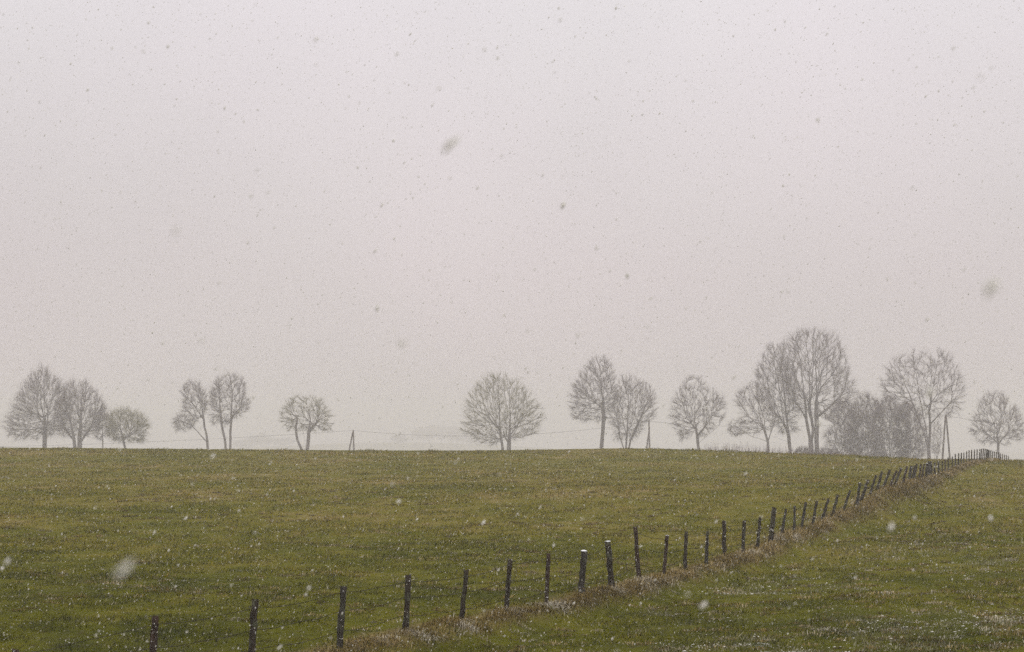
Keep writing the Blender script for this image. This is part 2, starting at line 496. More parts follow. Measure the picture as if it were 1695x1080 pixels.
def axis(pts):
    o = [pts[0][0]]
    for (a, s0), (b, s1) in zip(pts[:-1], pts[1:]):
        x = a
        while True:
            stp = s0 + (s1 - s0) * (x - a) / (b - a)
            x += stp
            if x >= b - stp * 0.4: break
            o.append(x)
        o.append(b)
    return np.array(o)
GX = axis([(-2300, 200), (-400, 30), (-60, 4), (-14, 0.5), (40, 0.5), (70, 3), (400, 30), (2300, 200)])
GY = axis([(-150, 25), (0, 6), (40, 0.8), (46, 0.34), (110, 0.5), (190, 1.2), (300, 4), (700, 25), (2300, 60), (4200, 200)])
XX, YY = np.meshgrid(GX, GY)
gz, gs, gi, gb = ground_z(XX, YY, True, True)
nx, ny = len(GX), len(GY)
ii = (np.arange(ny - 1)[:, None] * nx + np.arange(nx - 1)[None]).ravel()
right_mask = smooth01(0.0, 1.5, gs)
bank_attr = np.where(gs > 0, 1 - smooth01(0.1 + 0.4 * gb, 0.45 + 0.95 * gb, gs), 1 - smooth01(0.3, 0.9, -gs)) * (1 - smooth01(200, 230, YY.ravel()))
def snow_amount(X, Y, s):
    n = N1(X * 0.16 + 9, Y * 0.16) * 0.6 + N2(X * 0.6, Y * 0.6) * 0.4
    fr = smooth01(0.5, 2.5, s) * (1 - smooth01(60, 100, Y))
    return np.clip((n - 0.36) * 2.4, 0, 1) * (0.12 * (1 - fr) * (1 - smooth01(60, 120, Y)) + fr)
ground = mesh_np('ground', np.stack([XX.ravel(), YY.ravel(), gz], 1), [np.stack([ii, ii + 1, ii + nx + 1, ii + nx], 1)], M_GROUND,
                 smooth=True, attrs={'bank': bank_attr, 'snow': snow_amount(XX.ravel(), YY.ravel(), gs)})
tag(ground, 'rolling olive green pasture dusted with thin wet snow', None, None, 'structure')

# ------------------------------------------------------------------ haze: one closed box of falling-snow air
HZ = 0.00081
V8 = np.array([(x, y, z) for x in (-2340, 2340) for y in (-190, 4240) for z in (-49, CAM_Z + 21)], float)
haze = mesh_np('haze', V8, [np.array([(0, 1, 3, 2), (4, 6, 7, 5), (0, 4, 5, 1), (2, 3, 7, 6), (0, 2, 6, 4), (1, 5, 7, 3)])])
hm = bpy.data.materials.new('haze'); hm.use_nodes = True
ht = hm.node_tree; ht.nodes.clear()
ho = ht.nodes.new('ShaderNodeOutputMaterial'); hv = ht.nodes.new('ShaderNodeVolumePrincipled')
hv.inputs['Color'].default_value = (0.98, 0.95, 0.95, 1); hv.inputs['Density'].default_value = HZ
hv.inputs['Anisotropy'].default_value = 0.35
ht.links.new(hv.outputs[0], ho.inputs['Volume'])
haze.data.materials.append(hm)
tag(haze, 'pale grey snow haze filling the air over the pasture', None, None, 'stuff')

# ------------------------------------------------------------------ trees
def grow(stems, P, bf, r, zmin):
    """join scattered points P to the stems, cheapest first (path length balanced tree). returns nodes, parent, is_stem"""
    nodes, par, plen, stem = [], [], [], []
    for st in stems:
        base = None
        for k, p in enumerate(st):
            if k == 0 and len(nodes):
                d = np.linalg.norm(np.array(nodes) - p, axis=1); j = int(np.argmin(d))
                if d[j] < 0.9 and st is not stems[0] and d[j] < 0.25:
                    base = j; continue
            pi = base if base is not None else (len(nodes) - 1 if k else -1)
            base = None
            nodes.append(p); par.append(pi); stem.append(True)
            plen.append(0 if pi < 0 else plen[pi] + np.linalg.norm(p - nodes[pi]))
    S = np.array(nodes)
    allowed = np.ones(len(S), bool)
    n = len(P)
    cost = np.full(n, 1e9); frm = np.zeros(n, int)
    def upd(q, ql, qi, v):
        d = P - q
        dist = np.sqrt((d * d).sum(1))
        c = dist + bf * ql + 0.32 * np.maximum(0, -d[:, 2] + 0.1 * dist)
        c = c + 0.45 * dist * (1 - (d @ v) / np.maximum(dist, 1e-6))
        m = c < cost
        cost[m] = c[m]; frm[m] = qi
    def vdir(i):
        if par[i] < 0: return np.array([0, 0, 1.0])
        v = nodes[i] - nodes[par[i]]; v = v / max(np.linalg.norm(v), 1e-6)
        return v
    for i, q in enumerate(nodes):
        if q[2] >= zmin: upd(q, plen[i], i, vdir(i) * 0.5 if stem[i] else vdir(i))
    done = np.zeros(n, bool)
    for _ in range(n):
        j = int(np.argmin(np.where(done, 1e12, cost)))
        done[j] = True
        pi = frm[j]
        nodes.append(P[j]); par.append(int(pi)); stem.append(False)
        plen.append(plen[pi] + np.linalg.norm(P[j] - nodes[pi]))
        upd(P[j], plen[-1], len(nodes) - 1, vdir(len(nodes) - 1))
    return np.array(nodes), np.array(par), np.array(stem)

def densify(pts, stepm):
    o = [pts[0]]
    for a, b in zip(pts[:-1], pts[1:]):
        k = max(1, int(np.linalg.norm(b - a) / stepm))
        for i in range(1, k + 1): o.append(a + (b - a) * i / k)
    return np.array(o)

def tree(name, label, cat, group, d, stems_px, prof, n=800, bf=0.45, r0=0.012, trunk_r=0.26, twigs=4, tw_len=0.75, tw_r=0.010, up=0.25,
         seed=0, mat_twig=None, hollow=0.75, depth_k=0.9):
    r = np.random.default_rng(1000 + seed)
    d = d * 2.0; k1 = d / 270.0
    r0, trunk_r, tw_len, tw_r = r0 * k1 * 0.60, trunk_r * k1 * 0.85, tw_len * k1, tw_r * k1 * 0.72
    twigs = int(twigs * 2.1)
    bf = bf * 1.6
    sc = d / F
    bx = stems_px[0][0][0]
    X0 = (bx - 847.5) / F * d
    base = np.array([X0, d, float(ground_z(np.array([X0]), np.array([d]), False)[0])])
    root = empty(name, base, label, cat, group)
    def loc(x, y, dy=0.0): return at(x, y, d) + np.array([0, dy, 0]) - base
    H = (stems_px[0][0][1] - prof[0][0]) * sc
    # scattered crown points inside the profile of this tree
    ys = np.array([p[0] for p in prof], float); xl = np.array([p[1] for p in prof], float); xr = np.array([p[2] for p in prof], float)
    wmax = (xr - xl).max()
    P = []
    while len(P) < n:
        y = r.uniform(ys[0], ys[-1])
        a, b = np.interp(y, ys, xl), np.interp(y, ys, xr)
        if r.random() > ((b - a) / wmax) ** 1.25: continue
        rr = r.random() ** (0.34 * hollow); th = r.uniform(0, 2 * math.pi)
        R_ = (b - a) / 2 * sc
        c = loc((a + b) / 2, y)
        P.append(c + np.array([rr * R_ * math.cos(th), rr * R_ * depth_k * math.sin(th), 0]))
    P = np.array(P)
    # stems: let each bow a little in depth
    stems = []
    for k, st in enumerate(stems_px):
        pts = [loc(x, y) for x, y in st]
        if k == 0 or abs(st[0][1] - stems_px[0][0][1]) < 4:
            p0 = pts[0].copy(); p0[2] = -0.25; p0[0] += (pts[0][0] - pts[1][0]) * 0.3
            pts = [p0] + pts
        pts = densify(np.array(pts), 0.7 * k1)
        sway = r.normal(0, 0.12) * len(pts) * 0.12
        t = np.linspace(0, 1, len(pts))
        pts[:, 1] += sway * t * t * 2
        pts[1:-1] += r.normal(0, 0.05, (len(pts) - 2, 3))
        stems.append(pts)
    # branching stems start on an existing stem
    for k in range(1, len(stems)):
        if abs(stems_px[k][0][1] - stems_px[0][0][1]) >= 4:
            allp = np.vstack(stems[:k]); j = np.argmin(np.linalg.norm(allp - stems[k][0], axis=1))
            sh = allp[j] - stems[k][0]
            wgt = np.linspace(1, 0, len(stems[k]))[:, None] ** 2
            stems[k] = stems[k] + sh * wgt
    N, par, stm = grow(stems, P, bf, r, loc(0, prof[-1][0])[2] + 0.10 * H * (cat == 'tree') - 1.5 * (cat != 'tree'))
    nn = len(N)
    kids = np.bincount(par[par >= 0], minlength=nn)
    # smooth the branches
    for _ in range(2):
        acc = np.zeros_like(N); 
        m = par >= 0
        np.add.at(acc, par[m], N[m])
        newN = N.copy()
        sel = (~stm) & (kids > 0) & m
        newN[sel] = 0.5 * N[sel] + 0.25 * N[par[sel]] + 0.25 * acc[sel] / kids[sel][:, None]
        N = newN
    # radii by the pipe rule, and how many tips each node carries
    pw = 2.05
    rp = np.full(nn, 0.0); cnt = np.zeros(nn)
    for i in range(nn - 1, -1, -1):
        if kids[i] == 0: rp[i] += r0 ** pw; cnt[i] += 1
        if par[i] >= 0: rp[par[i]] += rp[i]; cnt[par[i]] += cnt[i]
    rad = rp ** (1 / pw)
    k_ = trunk_r / max(rad[0], 1e-6)
    big = np.clip((rad - r0) / (rad[0] - r0), 0, 1)
    rad = rad * (1 + (k_ - 1) * big)
    # trunk: the stems, each a swept tube
    tv, tq, tt = [], [], []; off = 0; first = 0; pos_i = 0
    idx_chains = []
    i = 0
    stem_idx = np.where(stm)[0]
    chain = []
    for q in stem_idx:
        if chain and par[q] == chain[-1]: chain.append(q)
        else:
            if len(chain) > 1: idx_chains.append(chain)
            chain = [par[q], q] if par[q] >= 0 else [q]
    if len(chain) > 1: idx_chains.append(chain)
    for ch in idx_chains:
        rr = rad[ch].copy()
        if ch[0] in ch[1:] or (par[ch[0]] >= 0 or ch[0] != 0): rr[0] = min(rr[0], rr[1] * 1.15)
        if par[ch[0]] < 0: rr[0] *= 1.25; 
        rr = np.maximum(rr, 0.02)
        Vv, Qq, Tt = sweep(N[ch], rr, 8, 0.05, r)
        tv.append(Vv); tq.append(Qq + off); tt.append(Tt + off); off += len(Vv)
    mesh_np('trunk', np.vstack(tv), [np.vstack(tq), np.vstack(tt)], M_BARK, root, True)
    # limbs: every branch system that leaves a stem
    limb = np.full(nn, -1)
    for i in range(nn):
        if stm[i]: continue
        limb[i] = i if stm[par[i]] else limb[par[i]]
    sizes = np.bincount(limb[limb >= 0], minlength=nn)
    big_l = [i for i in np.argsort(-sizes)[:14] if sizes[i] >= n * 0.02]
    small = []
    def seg_mesh(sel):
        p0, p1 = N[par[sel]], N[sel]
        # draw slightly past the joint so that pieces overlap
        r1 = np.maximum(rad[sel], 0.006)
        rpar = np.where(stm[par[sel]], r1 * 1.2, np.minimum(rad[par[sel]], r1 * 1.6))
        thick = r1 > 0.04
        Vs, Fs, o_ = [], [], 0
        for msk, sd in ((thick, 5), (~thick, 3)):
            if msk.any():
                Vv, Qq = seg_prisms(p0[msk], p1[msk] + (p1[msk] - p0[msk]) * 0.04, rpar[msk], r1[msk], sd)
                Vs.append(Vv); Fs.append(Qq + o_); o_ += len(Vv)
        return np.vstack(Vs), [np.vstack(Fs)]
    for b in big_l:
        sel = np.where(limb == b)[0]
        Vv, Ff = seg_mesh(sel)
        mesh_np('limb', Vv, Ff, M_BARK, root)
    rest = np.where((limb >= 0) & ~np.isin(limb, big_l))[0]
    # crown: the small branches and the spray of twigs
    V_all, F3, F4, o_ = [], [], [], 0
    if len(rest):
        Vv, Ff = seg_mesh(rest); V_all.append(Vv); F4.append(Ff[0]); o_ = len(Vv)
    out_n = np.where((cnt <= 7) & (~stm))[0]
    src = np.repeat(out_n, twigs)
    dirs = N[src] - N[par[src]]
    dirs /= np.maximum(np.linalg.norm(dirs, axis=1, keepdims=True), 1e-6)
    ctr = N[~stm].mean(0); rad_d = N[src] - ctr; rad_d /= np.maximum(np.linalg.norm(rad_d, axis=1, keepdims=True), 1e-6)
    tdir = dirs * 0.85 + rad_d * 0.5 + r.normal(0, 0.36, dirs.shape) + np.array([0, 0, up * 0.5])
    tdir /= np.linalg.norm(tdir, axis=1, keepdims=True)
    f = r.random((len(src), 1))
    p0 = N[par[src]] * (1 - f) + N[src] * f
    ln = tw_len * r.uniform(0.45, 1.15, (len(src), 1))
    p1 = p0 + tdir * ln
    Vv, Tt = spikes(p0, p1, np.full(len(src), tw_r))
    V_all.append(Vv); F3.append(Tt + o_); o_ += len(Vv)
    # finer side twigs
    g = r.random((len(src), 1)) * 0.6 + 0.3
    q0 = p0 + (p1 - p0) * g
    qd = tdir * 0.8 + r.normal(0, 0.5, tdir.shape) + np.array([0, 0, up])
    q1 = q0 + qd / np.linalg.norm(qd, axis=1, keepdims=True) * ln * 0.55
    Vv, Tt = spikes(q0, q1, np.full(len(src), tw_r * 0.75))
    V_all.append(Vv); F3.append(Tt + o_)
    c = mesh_np('crown', np.vstack(V_all), [np.vstack(F3)] + ([np.vstack(F4)] if F4 else []), mat_twig or M_TWIG, root)
    return root

G_T = 'bare trees along the brow of the pasture'
tree('linden_tree', 'tall bare tree with pointed dense crown at the left end of the row', 'tree', G_T, 285,
     [[(74, 744), (75, 715), (74, 690), (73, 650), (71, 612)]],
     [(606, 68, 76), (618, 54, 90), (635, 40, 104), (655, 26, 114), (675, 18, 118), (695, 8, 118), (706, 2, 112), (716, 10, 105), (727, 22, 60)],
     1300, 0.38, 0.012, 0.30, 4, 0.85, seed=1, hollow=1.0)
tree('linden_tree', 'round-crowned bare tree forking near the ground, touching the pointed tree', 'tree', G_T, 282,
     [[(124, 745), (121, 715), (112, 680), (110, 642)], [(131, 745), (133, 710), (134, 670), (136, 640)], [(131, 735), (150, 708), (165, 680)], [(122, 725), (106, 708), (96, 695)]],
     [(632, 115, 140), (645, 102, 155), (660, 95, 168), (680, 90, 178), (700, 88, 178), (712, 92, 168), (722, 104, 155)],
     1100, 0.4, 0.012, 0.22, 4, 0.8, seed=2, hollow=1.0)
tree('sapling', 'slender young tree with one thin stem beside the low spreading tree', 'tree', G_T, 290,
     [[(170, 745), (170, 720), (170, 690)]], [(680, 164, 176), (692, 156, 184), (712, 152, 186), (727, 160, 180)],
     220, 0.3, 0.010, 0.08, 4, 0.6, seed=3)
tree('orchard_tree', 'low spreading bare tree right of the two big left trees', 'tree', G_T, 280,
     [[(207, 746), (204, 728), (199, 708), (192, 690)], [(205, 730), (222, 712), (235, 698)]],
     [(677, 195, 215), (685, 182, 232), (695, 174, 243), (705, 172, 249), (718, 178, 246), (731, 190, 238)],
     800, 0.35, 0.012, 0.15, 4, 0.75, up=0.15, seed=4, mat_twig=M_BUD, hollow=1.0)
tree('ash_tree', 'leaning bare tree with a low limb reaching left over the brow', 'tree', G_T, 280,
     [[(344, 747), (341, 720), (337, 695), (333, 665), (326, 648), (316, 636)], [(343, 738), (331, 722), (318, 705), (300, 697)], [(337, 690), (322, 672), (306, 655)]],
     [(632, 307, 328), (650, 300, 342), (665, 302, 345), (678, 304, 342), (688, 292, 336), (698, 287, 326), (711, 292, 318)],
     480, 0.3, 0.011, 0.16, 4, 0.7, seed=5, hollow=0.8)
tree('ash_tree', 'bare tree with two slim upright stems and open crowns', 'tree', G_T, 278,
     [[(374, 747), (371, 725), (366, 700), (364, 670), (361, 632)], [(381, 747), (382, 715), (383, 680), (385, 650), (381, 622)], [(372, 730), (358, 708), (350, 696)], [(383, 690), (398, 675), (410, 664)]],
     [(620, 368, 395), (632, 354, 402), (650, 347, 410), (665, 345, 414), (677, 346, 412), (688, 345, 398), (702, 350, 380)],
     640, 0.3, 0.011, 0.16, 4, 0.7, seed=6, hollow=0.8)
tree('orchard_tree', 'small umbrella-shaped bare tree with crooked stems left of a pole', 'tree', G_T, 272,
     [[(501, 748), (493, 730), (490, 708), (492, 692)], [(507, 748), (504, 725), (499, 705), (504, 686)], [(508, 748), (511, 715), (513, 695), (508, 668)], [(511, 712), (528, 695), (540, 690)]],
     [(657, 490, 520), (664, 472, 535), (678, 464, 545), (690, 462, 552), (702, 466, 552), (714, 476, 550)],
     560, 0.3, 0.011, 0.15, 4, 0.6, seed=7, mat_twig=M_BUD, hollow=0.8)
tree('linden_tree', 'broad dome-shaped bare tree standing alone at the centre', 'tree', G_T, 270,
     [[(842, 748), (843, 722), (845, 690), (843, 655), (840, 628)], [(832, 748), (829, 725), (827, 700), (826, 660), (824, 625)], [(841, 735), (834, 722), (831, 700)],
      [(844, 712), (862, 690), (880, 676)], [(828, 712), (808, 690), (788, 678)]],
     [(618, 815, 838), (630, 795, 860), (650, 778, 880), (670, 770, 893), (690, 766, 902), (703, 758, 902), (714, 762, 895), (724, 778, 872), (737, 792, 815)],
     1200, 0.36, 0.012, 0.28, 4, 0.75, seed=8, mat_twig=M_BUD, hollow=0.95)
tree('maple_tree', 'bare tree with a clear straight trunk and cone-shaped crown', 'tree', G_T, 268,
     [[(995, 747), (998, 715), (999, 690), (996, 650), (992, 600)]],
     [(590, 980, 1002), (602, 974, 1010), (620, 958, 1018), (640, 947, 1024), (658, 941, 1026), (675, 942, 1020), (690, 944, 1012), (697, 956, 1004)],
     900, 0.36, 0.011, 0.24, 4, 0.7, seed=9, hollow=0.9)
tree('maple_tree', 'vase-shaped bare tree with several stems left of the middle pole', 'tree', G_T, 266,
     [[(1036, 746), (1038, 710), (1040, 680), (1041, 632)], [(1033, 746), (1026, 725), (1023, 690)], [(1040, 746), (1044, 728), (1060, 695), (1074, 655)], [(1038, 720), (1030, 690), (1030, 650)]],
     [(622, 1030, 1050), (640, 1020, 1078), (660, 1016, 1086), (675, 1014, 1088), (690, 1010, 1086), (703, 1008, 1070), (718, 1012, 1060), (728, 1018, 1050)],
     800, 0.36, 0.011, 0.17, 4, 0.7, seed=10, hollow=0.95)
tree('maple_tree', 'loose oval bare tree right of the middle pole', 'tree', G_T, 262,
     [[(1157, 748), (1154, 722), (1150, 700), (1151, 670), (1156, 632)], [(1155, 728), (1166, 712), (1180, 690), (1192, 668)], [(1158, 735), (1175, 718), (1190, 705)],
      [(1152, 712), (1136, 690), (1125, 650)], [(1151, 690), (1165, 665), (1172, 650)]],
     [(625, 1138, 1162), (640, 1122, 1170), (655, 1116, 1195), (670, 1112, 1204), (688, 1105, 1201), (703, 1112, 1188), (717, 1120, 1176), (728, 1126, 1150)],
     760, 0.3, 0.011, 0.18, 4, 0.65, seed=11, hollow=0.85)
tree('maple_tree', 'low bare tree with wide bowed limbs reaching left, beside the largest trees', 'tree', G_T, 258,
     [[(1272, 754), (1271, 732), (1265, 710), (1258, 690), (1252, 650)], [(1272, 732), (1281, 705), (1288, 680)], [(1271, 730), (1245, 722), (1228, 714), (1210, 708)], [(1266, 715), (1240, 692), (1222, 662)]],
     [(635, 1240, 1262), (650, 1218, 1275), (670, 1215, 1285), (690, 1222, 1290), (700, 1206, 1290), (711, 1204, 1284), (722, 1216, 1240)],
     620, 0.28, 0.011, 0.17, 4, 0.65, seed=12, hollow=0.85)
tree('linden_tree', 'tall narrow bare tree forking high, left of the largest tree', 'tree', G_T, 262,
     [[(1308, 754), (1306, 722), (1297, 700), (1294, 675), (1286, 620), (1276, 585)], [(1306, 722), (1302, 690), (1298, 650), (1293, 600)], [(1306, 730), (1292, 726), (1280, 723)]],
     [(572, 1272, 1292), (590, 1262, 1305), (610, 1252, 1315), (640, 1248, 1318), (660, 1254, 1320), (685, 1272, 1322), (700, 1282, 1322), (718, 1290, 1326)],
     900, 0.36, 0.011, 0.22, 4, 0.7, seed=13, hollow=0.95)
tree('linden_tree', 'largest bare tree with a twin trunk and a high rounded crown', 'tree', G_T, 258,
     [[(1352, 757), (1352, 715), (1351, 680), (1352, 640), (1350, 590), (1347, 555)], [(1344, 757), (1341, 725), (1335, 695), (1331, 650), (1325, 600), (1318, 562)], [(1346, 735), (1348, 710), (1341, 680), (1340, 620)],
      [(1354, 695), (1375, 675), (1395, 650)], [(1336, 695), (1322, 672), (1308, 655)]],
     [(546, 1325, 1362), (556, 1302, 1385), (573, 1290, 1395), (600, 1285, 1403), (630, 1288, 1415), (650, 1298, 1421), (664, 1304, 1419), (680, 1318, 1405), (692, 1328, 1385)],
     1500, 0.38, 0.012, 0.30, 4, 0.8, seed=14, hollow=0.95)
tree('ash_tree', 'wide bare tree with fanned stems behind the dense bushes', 'tree', G_T, 252,
     [[(1538, 764), (1537, 745), (1530, 720), (1522, 700), (1510, 665), (1500, 640), (1490, 615)], [(1537, 745), (1532, 705), (1526, 675), (1520, 640), (1515, 600)], [(1540, 745), (1542, 715), (1539, 680), (1545, 640), (1552, 600)],
      [(1541, 700), (1555, 685), (1575, 665)], [(1541, 690), (1560, 682), (1585, 685)], [(1543, 645), (1565, 620), (1580, 605)]],
     [(580, 1505, 1560), (594, 1476, 1580), (613, 1462, 1590), (633, 1457, 1597), (655, 1460, 1599), (668, 1478, 1595), (682, 1500, 1594), (693, 1520, 1580)],
     900, 0.3, 0.012, 0.24, 4, 0.75, seed=15, hollow=0.85)
tree('maple_tree', 'small oval bare tree behind the far end of the fence', 'tree', G_T, 262,
     [[(1654, 770), (1652, 735), (1650, 700), (1645, 655)], [(1653, 737), (1670, 715), (1688, 690)], [(1652, 737), (1630, 715), (1612, 695)]],
     [(650, 1632, 1655), (664, 1622, 1675), (684, 1615, 1690), (700, 1607, 1698), (714, 1606, 1698), (727, 1614, 1694), (737, 1628, 1672)],
     760, 0.32, 0.011, 0.16, 4, 0.65, seed=16, hollow=0.9)

# thicket of bushes at the right
G_B = 'bare bushes of the thicket'
def bush(label, d, bx, by, prof, n, seed, stems=7, name='bare_bush', group=G_B, **kw):
    r = np.random.default_rng(seed)
    st = []
    y1, x0, x1 = prof[0][0], min(p[1] for p in prof), max(p[2] for p in prof)
    for k in range(stems):
        f = (k + 0.5) / stems
        x = x0 + (x1 - x0) * f
        ht = (by - y1) * (0.8 - 0.45 * abs(2 * f - 1)) * r.uniform(0.8, 1.05)
        st.append([(bx + (x - bx) * 0.12, by), (bx + (x - bx) * 0.5, by - ht * 0.5), (bx + (x - bx) * 0.8, by - ht)])
    return tree(name, label, 'bush', group, d, st, prof, n, 0.2, 0.010, 0.07, kw.get('twigs', 8), kw.get('tw_len', 0.85), kw.get('tw_r', 0.0072), 0.2, seed, None, 1.2)
bush('dense grey bush at the left end of the thicket, right of the largest tree', 250, 1398, 760,
     [(664, 1388, 1402), (676, 1378, 1412), (694, 1366, 1430), (705, 1378, 1428), (720, 1364, 1430), (740, 1368, 1430), (757, 1375, 1425)], 650, 21)
bush('tallest bush of the thicket, second from its left end', 247, 1432, 761,
     [(653, 1426, 1436), (662, 1416, 1446), (674, 1410, 1462), (690, 1402, 1464), (720, 1402, 1464), (745, 1404, 1464), (758, 1410, 1460)], 850, 22)
bush('rounded dense bush third along the thicket, left of the fanned tree', 244, 1472, 762,
     [(657, 1464, 1480), (668, 1458, 1490), (680, 1444, 1502), (700, 1440, 1506), (725, 1442, 1506), (748, 1444, 1506), (760, 1450, 1500)], 850, 23)
bush('thicket bush growing against the trunk of the fanned tree', 242, 1508, 763,
     [(668, 1494, 1506), (680, 1486, 1522), (695, 1480, 1528), (705, 1478, 1534), (730, 1480, 1534), (752, 1484, 1532), (761, 1490, 1526)], 650, 24)
bush('thin bush behind the two-legged pole', 268, 1550, 764,
     [(698, 1546, 1554), (710, 1542, 1558), (728, 1540, 1560), (750, 1540, 1558)], 160, 25, 4, 'small_bush', twigs=3)
bush('low bush at the foot of the largest tree, left side', 262, 1332, 757,
     [(742, 1324, 1340), (748, 1316, 1350), (756, 1314, 1354)], 200, 26, 6, 'low_bush', tw_len=0.5)
bush('low bush between the largest tree and the thicket', 258, 1368, 758,
     [(744, 1360, 1378), (750, 1354, 1388), (757, 1352, 1392)], 200, 27, 6, 'low_bush', tw_len=0.5)

# weeds on the far edge of the field
nW = 700
wx = rng.uniform(1165, 1440, nW); wd = rng.uniform(206, 300, nW)
WX = (wx - 847.5) / F * wd
wd = np.maximum(wd, brow(WX) + 4)
WX = (wx - 847.5) / F * wd
WZ = ground_z(WX, wd, False)
hgt = rng.uniform(0.2, 0.85, nW) * (0.5 + N1(WX * 0.4, wd * 0.4)) + 0.012 * (wd - brow(WX))
p0 = np.stack([WX, wd, WZ - 0.05], 1); p1 = p0 + np.stack([rng.normal(0, 0.22, nW), rng.normal(0, 0.22, nW), hgt], 1)
Vv, Tt = spikes(p0, p1, np.full(nW, 0.014))
tag(mesh_np('dry_weeds', Vv, [Tt], M_TWIG), 'dry grey weed stalks along the far edge of the field', None, None, 'stuff')

# far-off woods, almost lost in the haze
def far_wood(label, d, x0, x1, ytop, seed):
    r = np.random.default_rng(seed); V, T = [], []; o = 0
    for k in range(34):
        x = r.uniform(x0, x1); dd = d + r.uniform(-60, 60)
        f = (x - x0) / (x1 - x0)
        X = (x - 847.5) / F * dd; g = float(ground_z(np.array([X]), np.array([dd]), False)[0])
        top = at(x, ytop + r.uniform(0, 6) + 26 * abs(2 * f - 1) ** 2, dd)[2]
        h = max(top - g, 9.0); m = 500
        R_ = r.uniform(7, 12)
        u = r.normal(0, 1, (m, 3)); u /= np.linalg.norm(u, axis=1, keepdims=True); u *= r.random((m, 1)) ** 0.4
        c = np.array([X, dd, g + h * 0.58]) + u * np.array([R_, R_, h * 0.42])
        a, b = r.normal(0, 0.9, (m, 3)), r.normal(0, 0.9, (m, 3))
        V.append(np.stack([c, c + a, c + b], 1).reshape(-1, 3)); T.append(np.arange(m * 3).reshape(-1, 3) + o); o += 3 * m
        Vv, Qq, Tt = sweep(np.array([(X, dd, g - 0.3), (X + .2, dd, g + h * 0.7)]), [0.4, 0.2], 5)
        V.append(Vv); T.append(Tt + o); T.append(np.vstack([Qq[:, :3], Qq[:, [0, 2, 3]]]) + o); o += len(Vv)
    return tag(mesh_np('far_wood', np.vstack(V), [np.vstack(T)], M_TWIG), label, None, None, 'stuff')
far_wood('faint far wood in the haze behind the small umbrella-shaped tree', 3050, 396, 480, 715, 41)
far_wood('faint far wood in the haze left of the centre tree', 3100, 655, 800, 701, 42)

# ------------------------------------------------------------------ power line
G_P = 'wooden poles of the overhead line'
pole_top = {}
def pole(label, x, ytop, d, r0, legs):
    X = (x - 847.5) / F * d
    g = float(ground_z(np.array([X]), np.array([d]), False)[0])
    top = at(x, ytop, d)
    root = empty('utility_pole', (X, d, g), label, 'utility pole', G_P)
    h = top[2] - g
    sc = d / F
    names = ['post', 'strut']
    for k, (dx0, dx1, f) in enumerate(legs):          # foot offset, head offset in px; height share
        p0 = np.array([dx0 * sc, 0.0, -0.3]); p1 = np.array([dx1 * sc, 0.02 * k, h * f])
        pts = np.array([p0 + (p1 - p0) * t for t in np.linspace(0, 1, 5)])
        Vv, Qq, Tt = sweep(pts, np.linspace(r0, r0 * 0.72, 5), 10)
        mesh_np(names[k], Vv, [Qq, Tt], M_POLE, root, True)
    Vv, Qq, Tt = sweep(np.array([(0, -0.10, h - 0.35), (0, -0.22, h - 0.33), (0, -0.22, h - 0.22)]), [0.015, 0.015, 0.015], 6)
    br = mesh_np('bracket', Vv, [Qq, Tt], M_CABLE, root)
    zz = np.array([0, 0.03, 0.05, 0.08, 0.10, 0.13, 0.15])
    Vv, Qq, Tt = sweep(np.stack([np.zeros(7), np.full(7, -0.22), h - 0.25 + zz], 1), [0.03, 0.05, 0.035, 0.05, 0.035, 0.045, 0.02], 8)
    mesh_np('insulator', Vv, [Qq, Tt], M_CERAMIC, root, True)
    pole_top[x] = np.array([X, d - 0.22, g + h - 0.14])
    return root
pole('short wooden pole with a slanting strut between two lone trees', 585, 712, 585, 0.22, [(1.5, 0, 1.0), (-9.0, -0.8, 0.93)])
pole('wooden pole with a slanting strut beside the vase-shaped tree', 1074, 697, 580, 0.24, [(1.8, 0, 1.0), (-9.5, 0.2, 0.80)])
pole('two-legged wooden pole rising behind the fence', 1565, 687, 480, 0.21, [(8.0, 0.5, 1.0), (-7.5, -0.5, 0.985)])
PT = pole_top

def span(label, a, b, sag, r=0.028):
    t = np.linspace(0, 1, 28)[:, None]
    P = a + (b - a) * t; P[:, 2] -= (sag * 4 * t * (1 - t))[:, 0]
    Vv, Qq, Tt = sweep(P, np.full(28, r), 5)
    tag(mesh_np('overhead_wire', Vv, [Qq, Tt], M_CABLE), label, 'wire', 'spans of the overhead line')
span('thin overhead wire sagging from the short pole away to the left', at(-420, 742, 590), PT[585], 1.5)
span('thin overhead wire sagging between the short pole and the middle pole', PT[585], PT[1074], 2.3)
span('thin overhead wire from the middle pole to the two-legged pole', PT[1074], PT[1565], 1.7)
span('thin overhead wire running right from the two-legged pole', PT[1565], at(1900, 706, 425), 1.3)

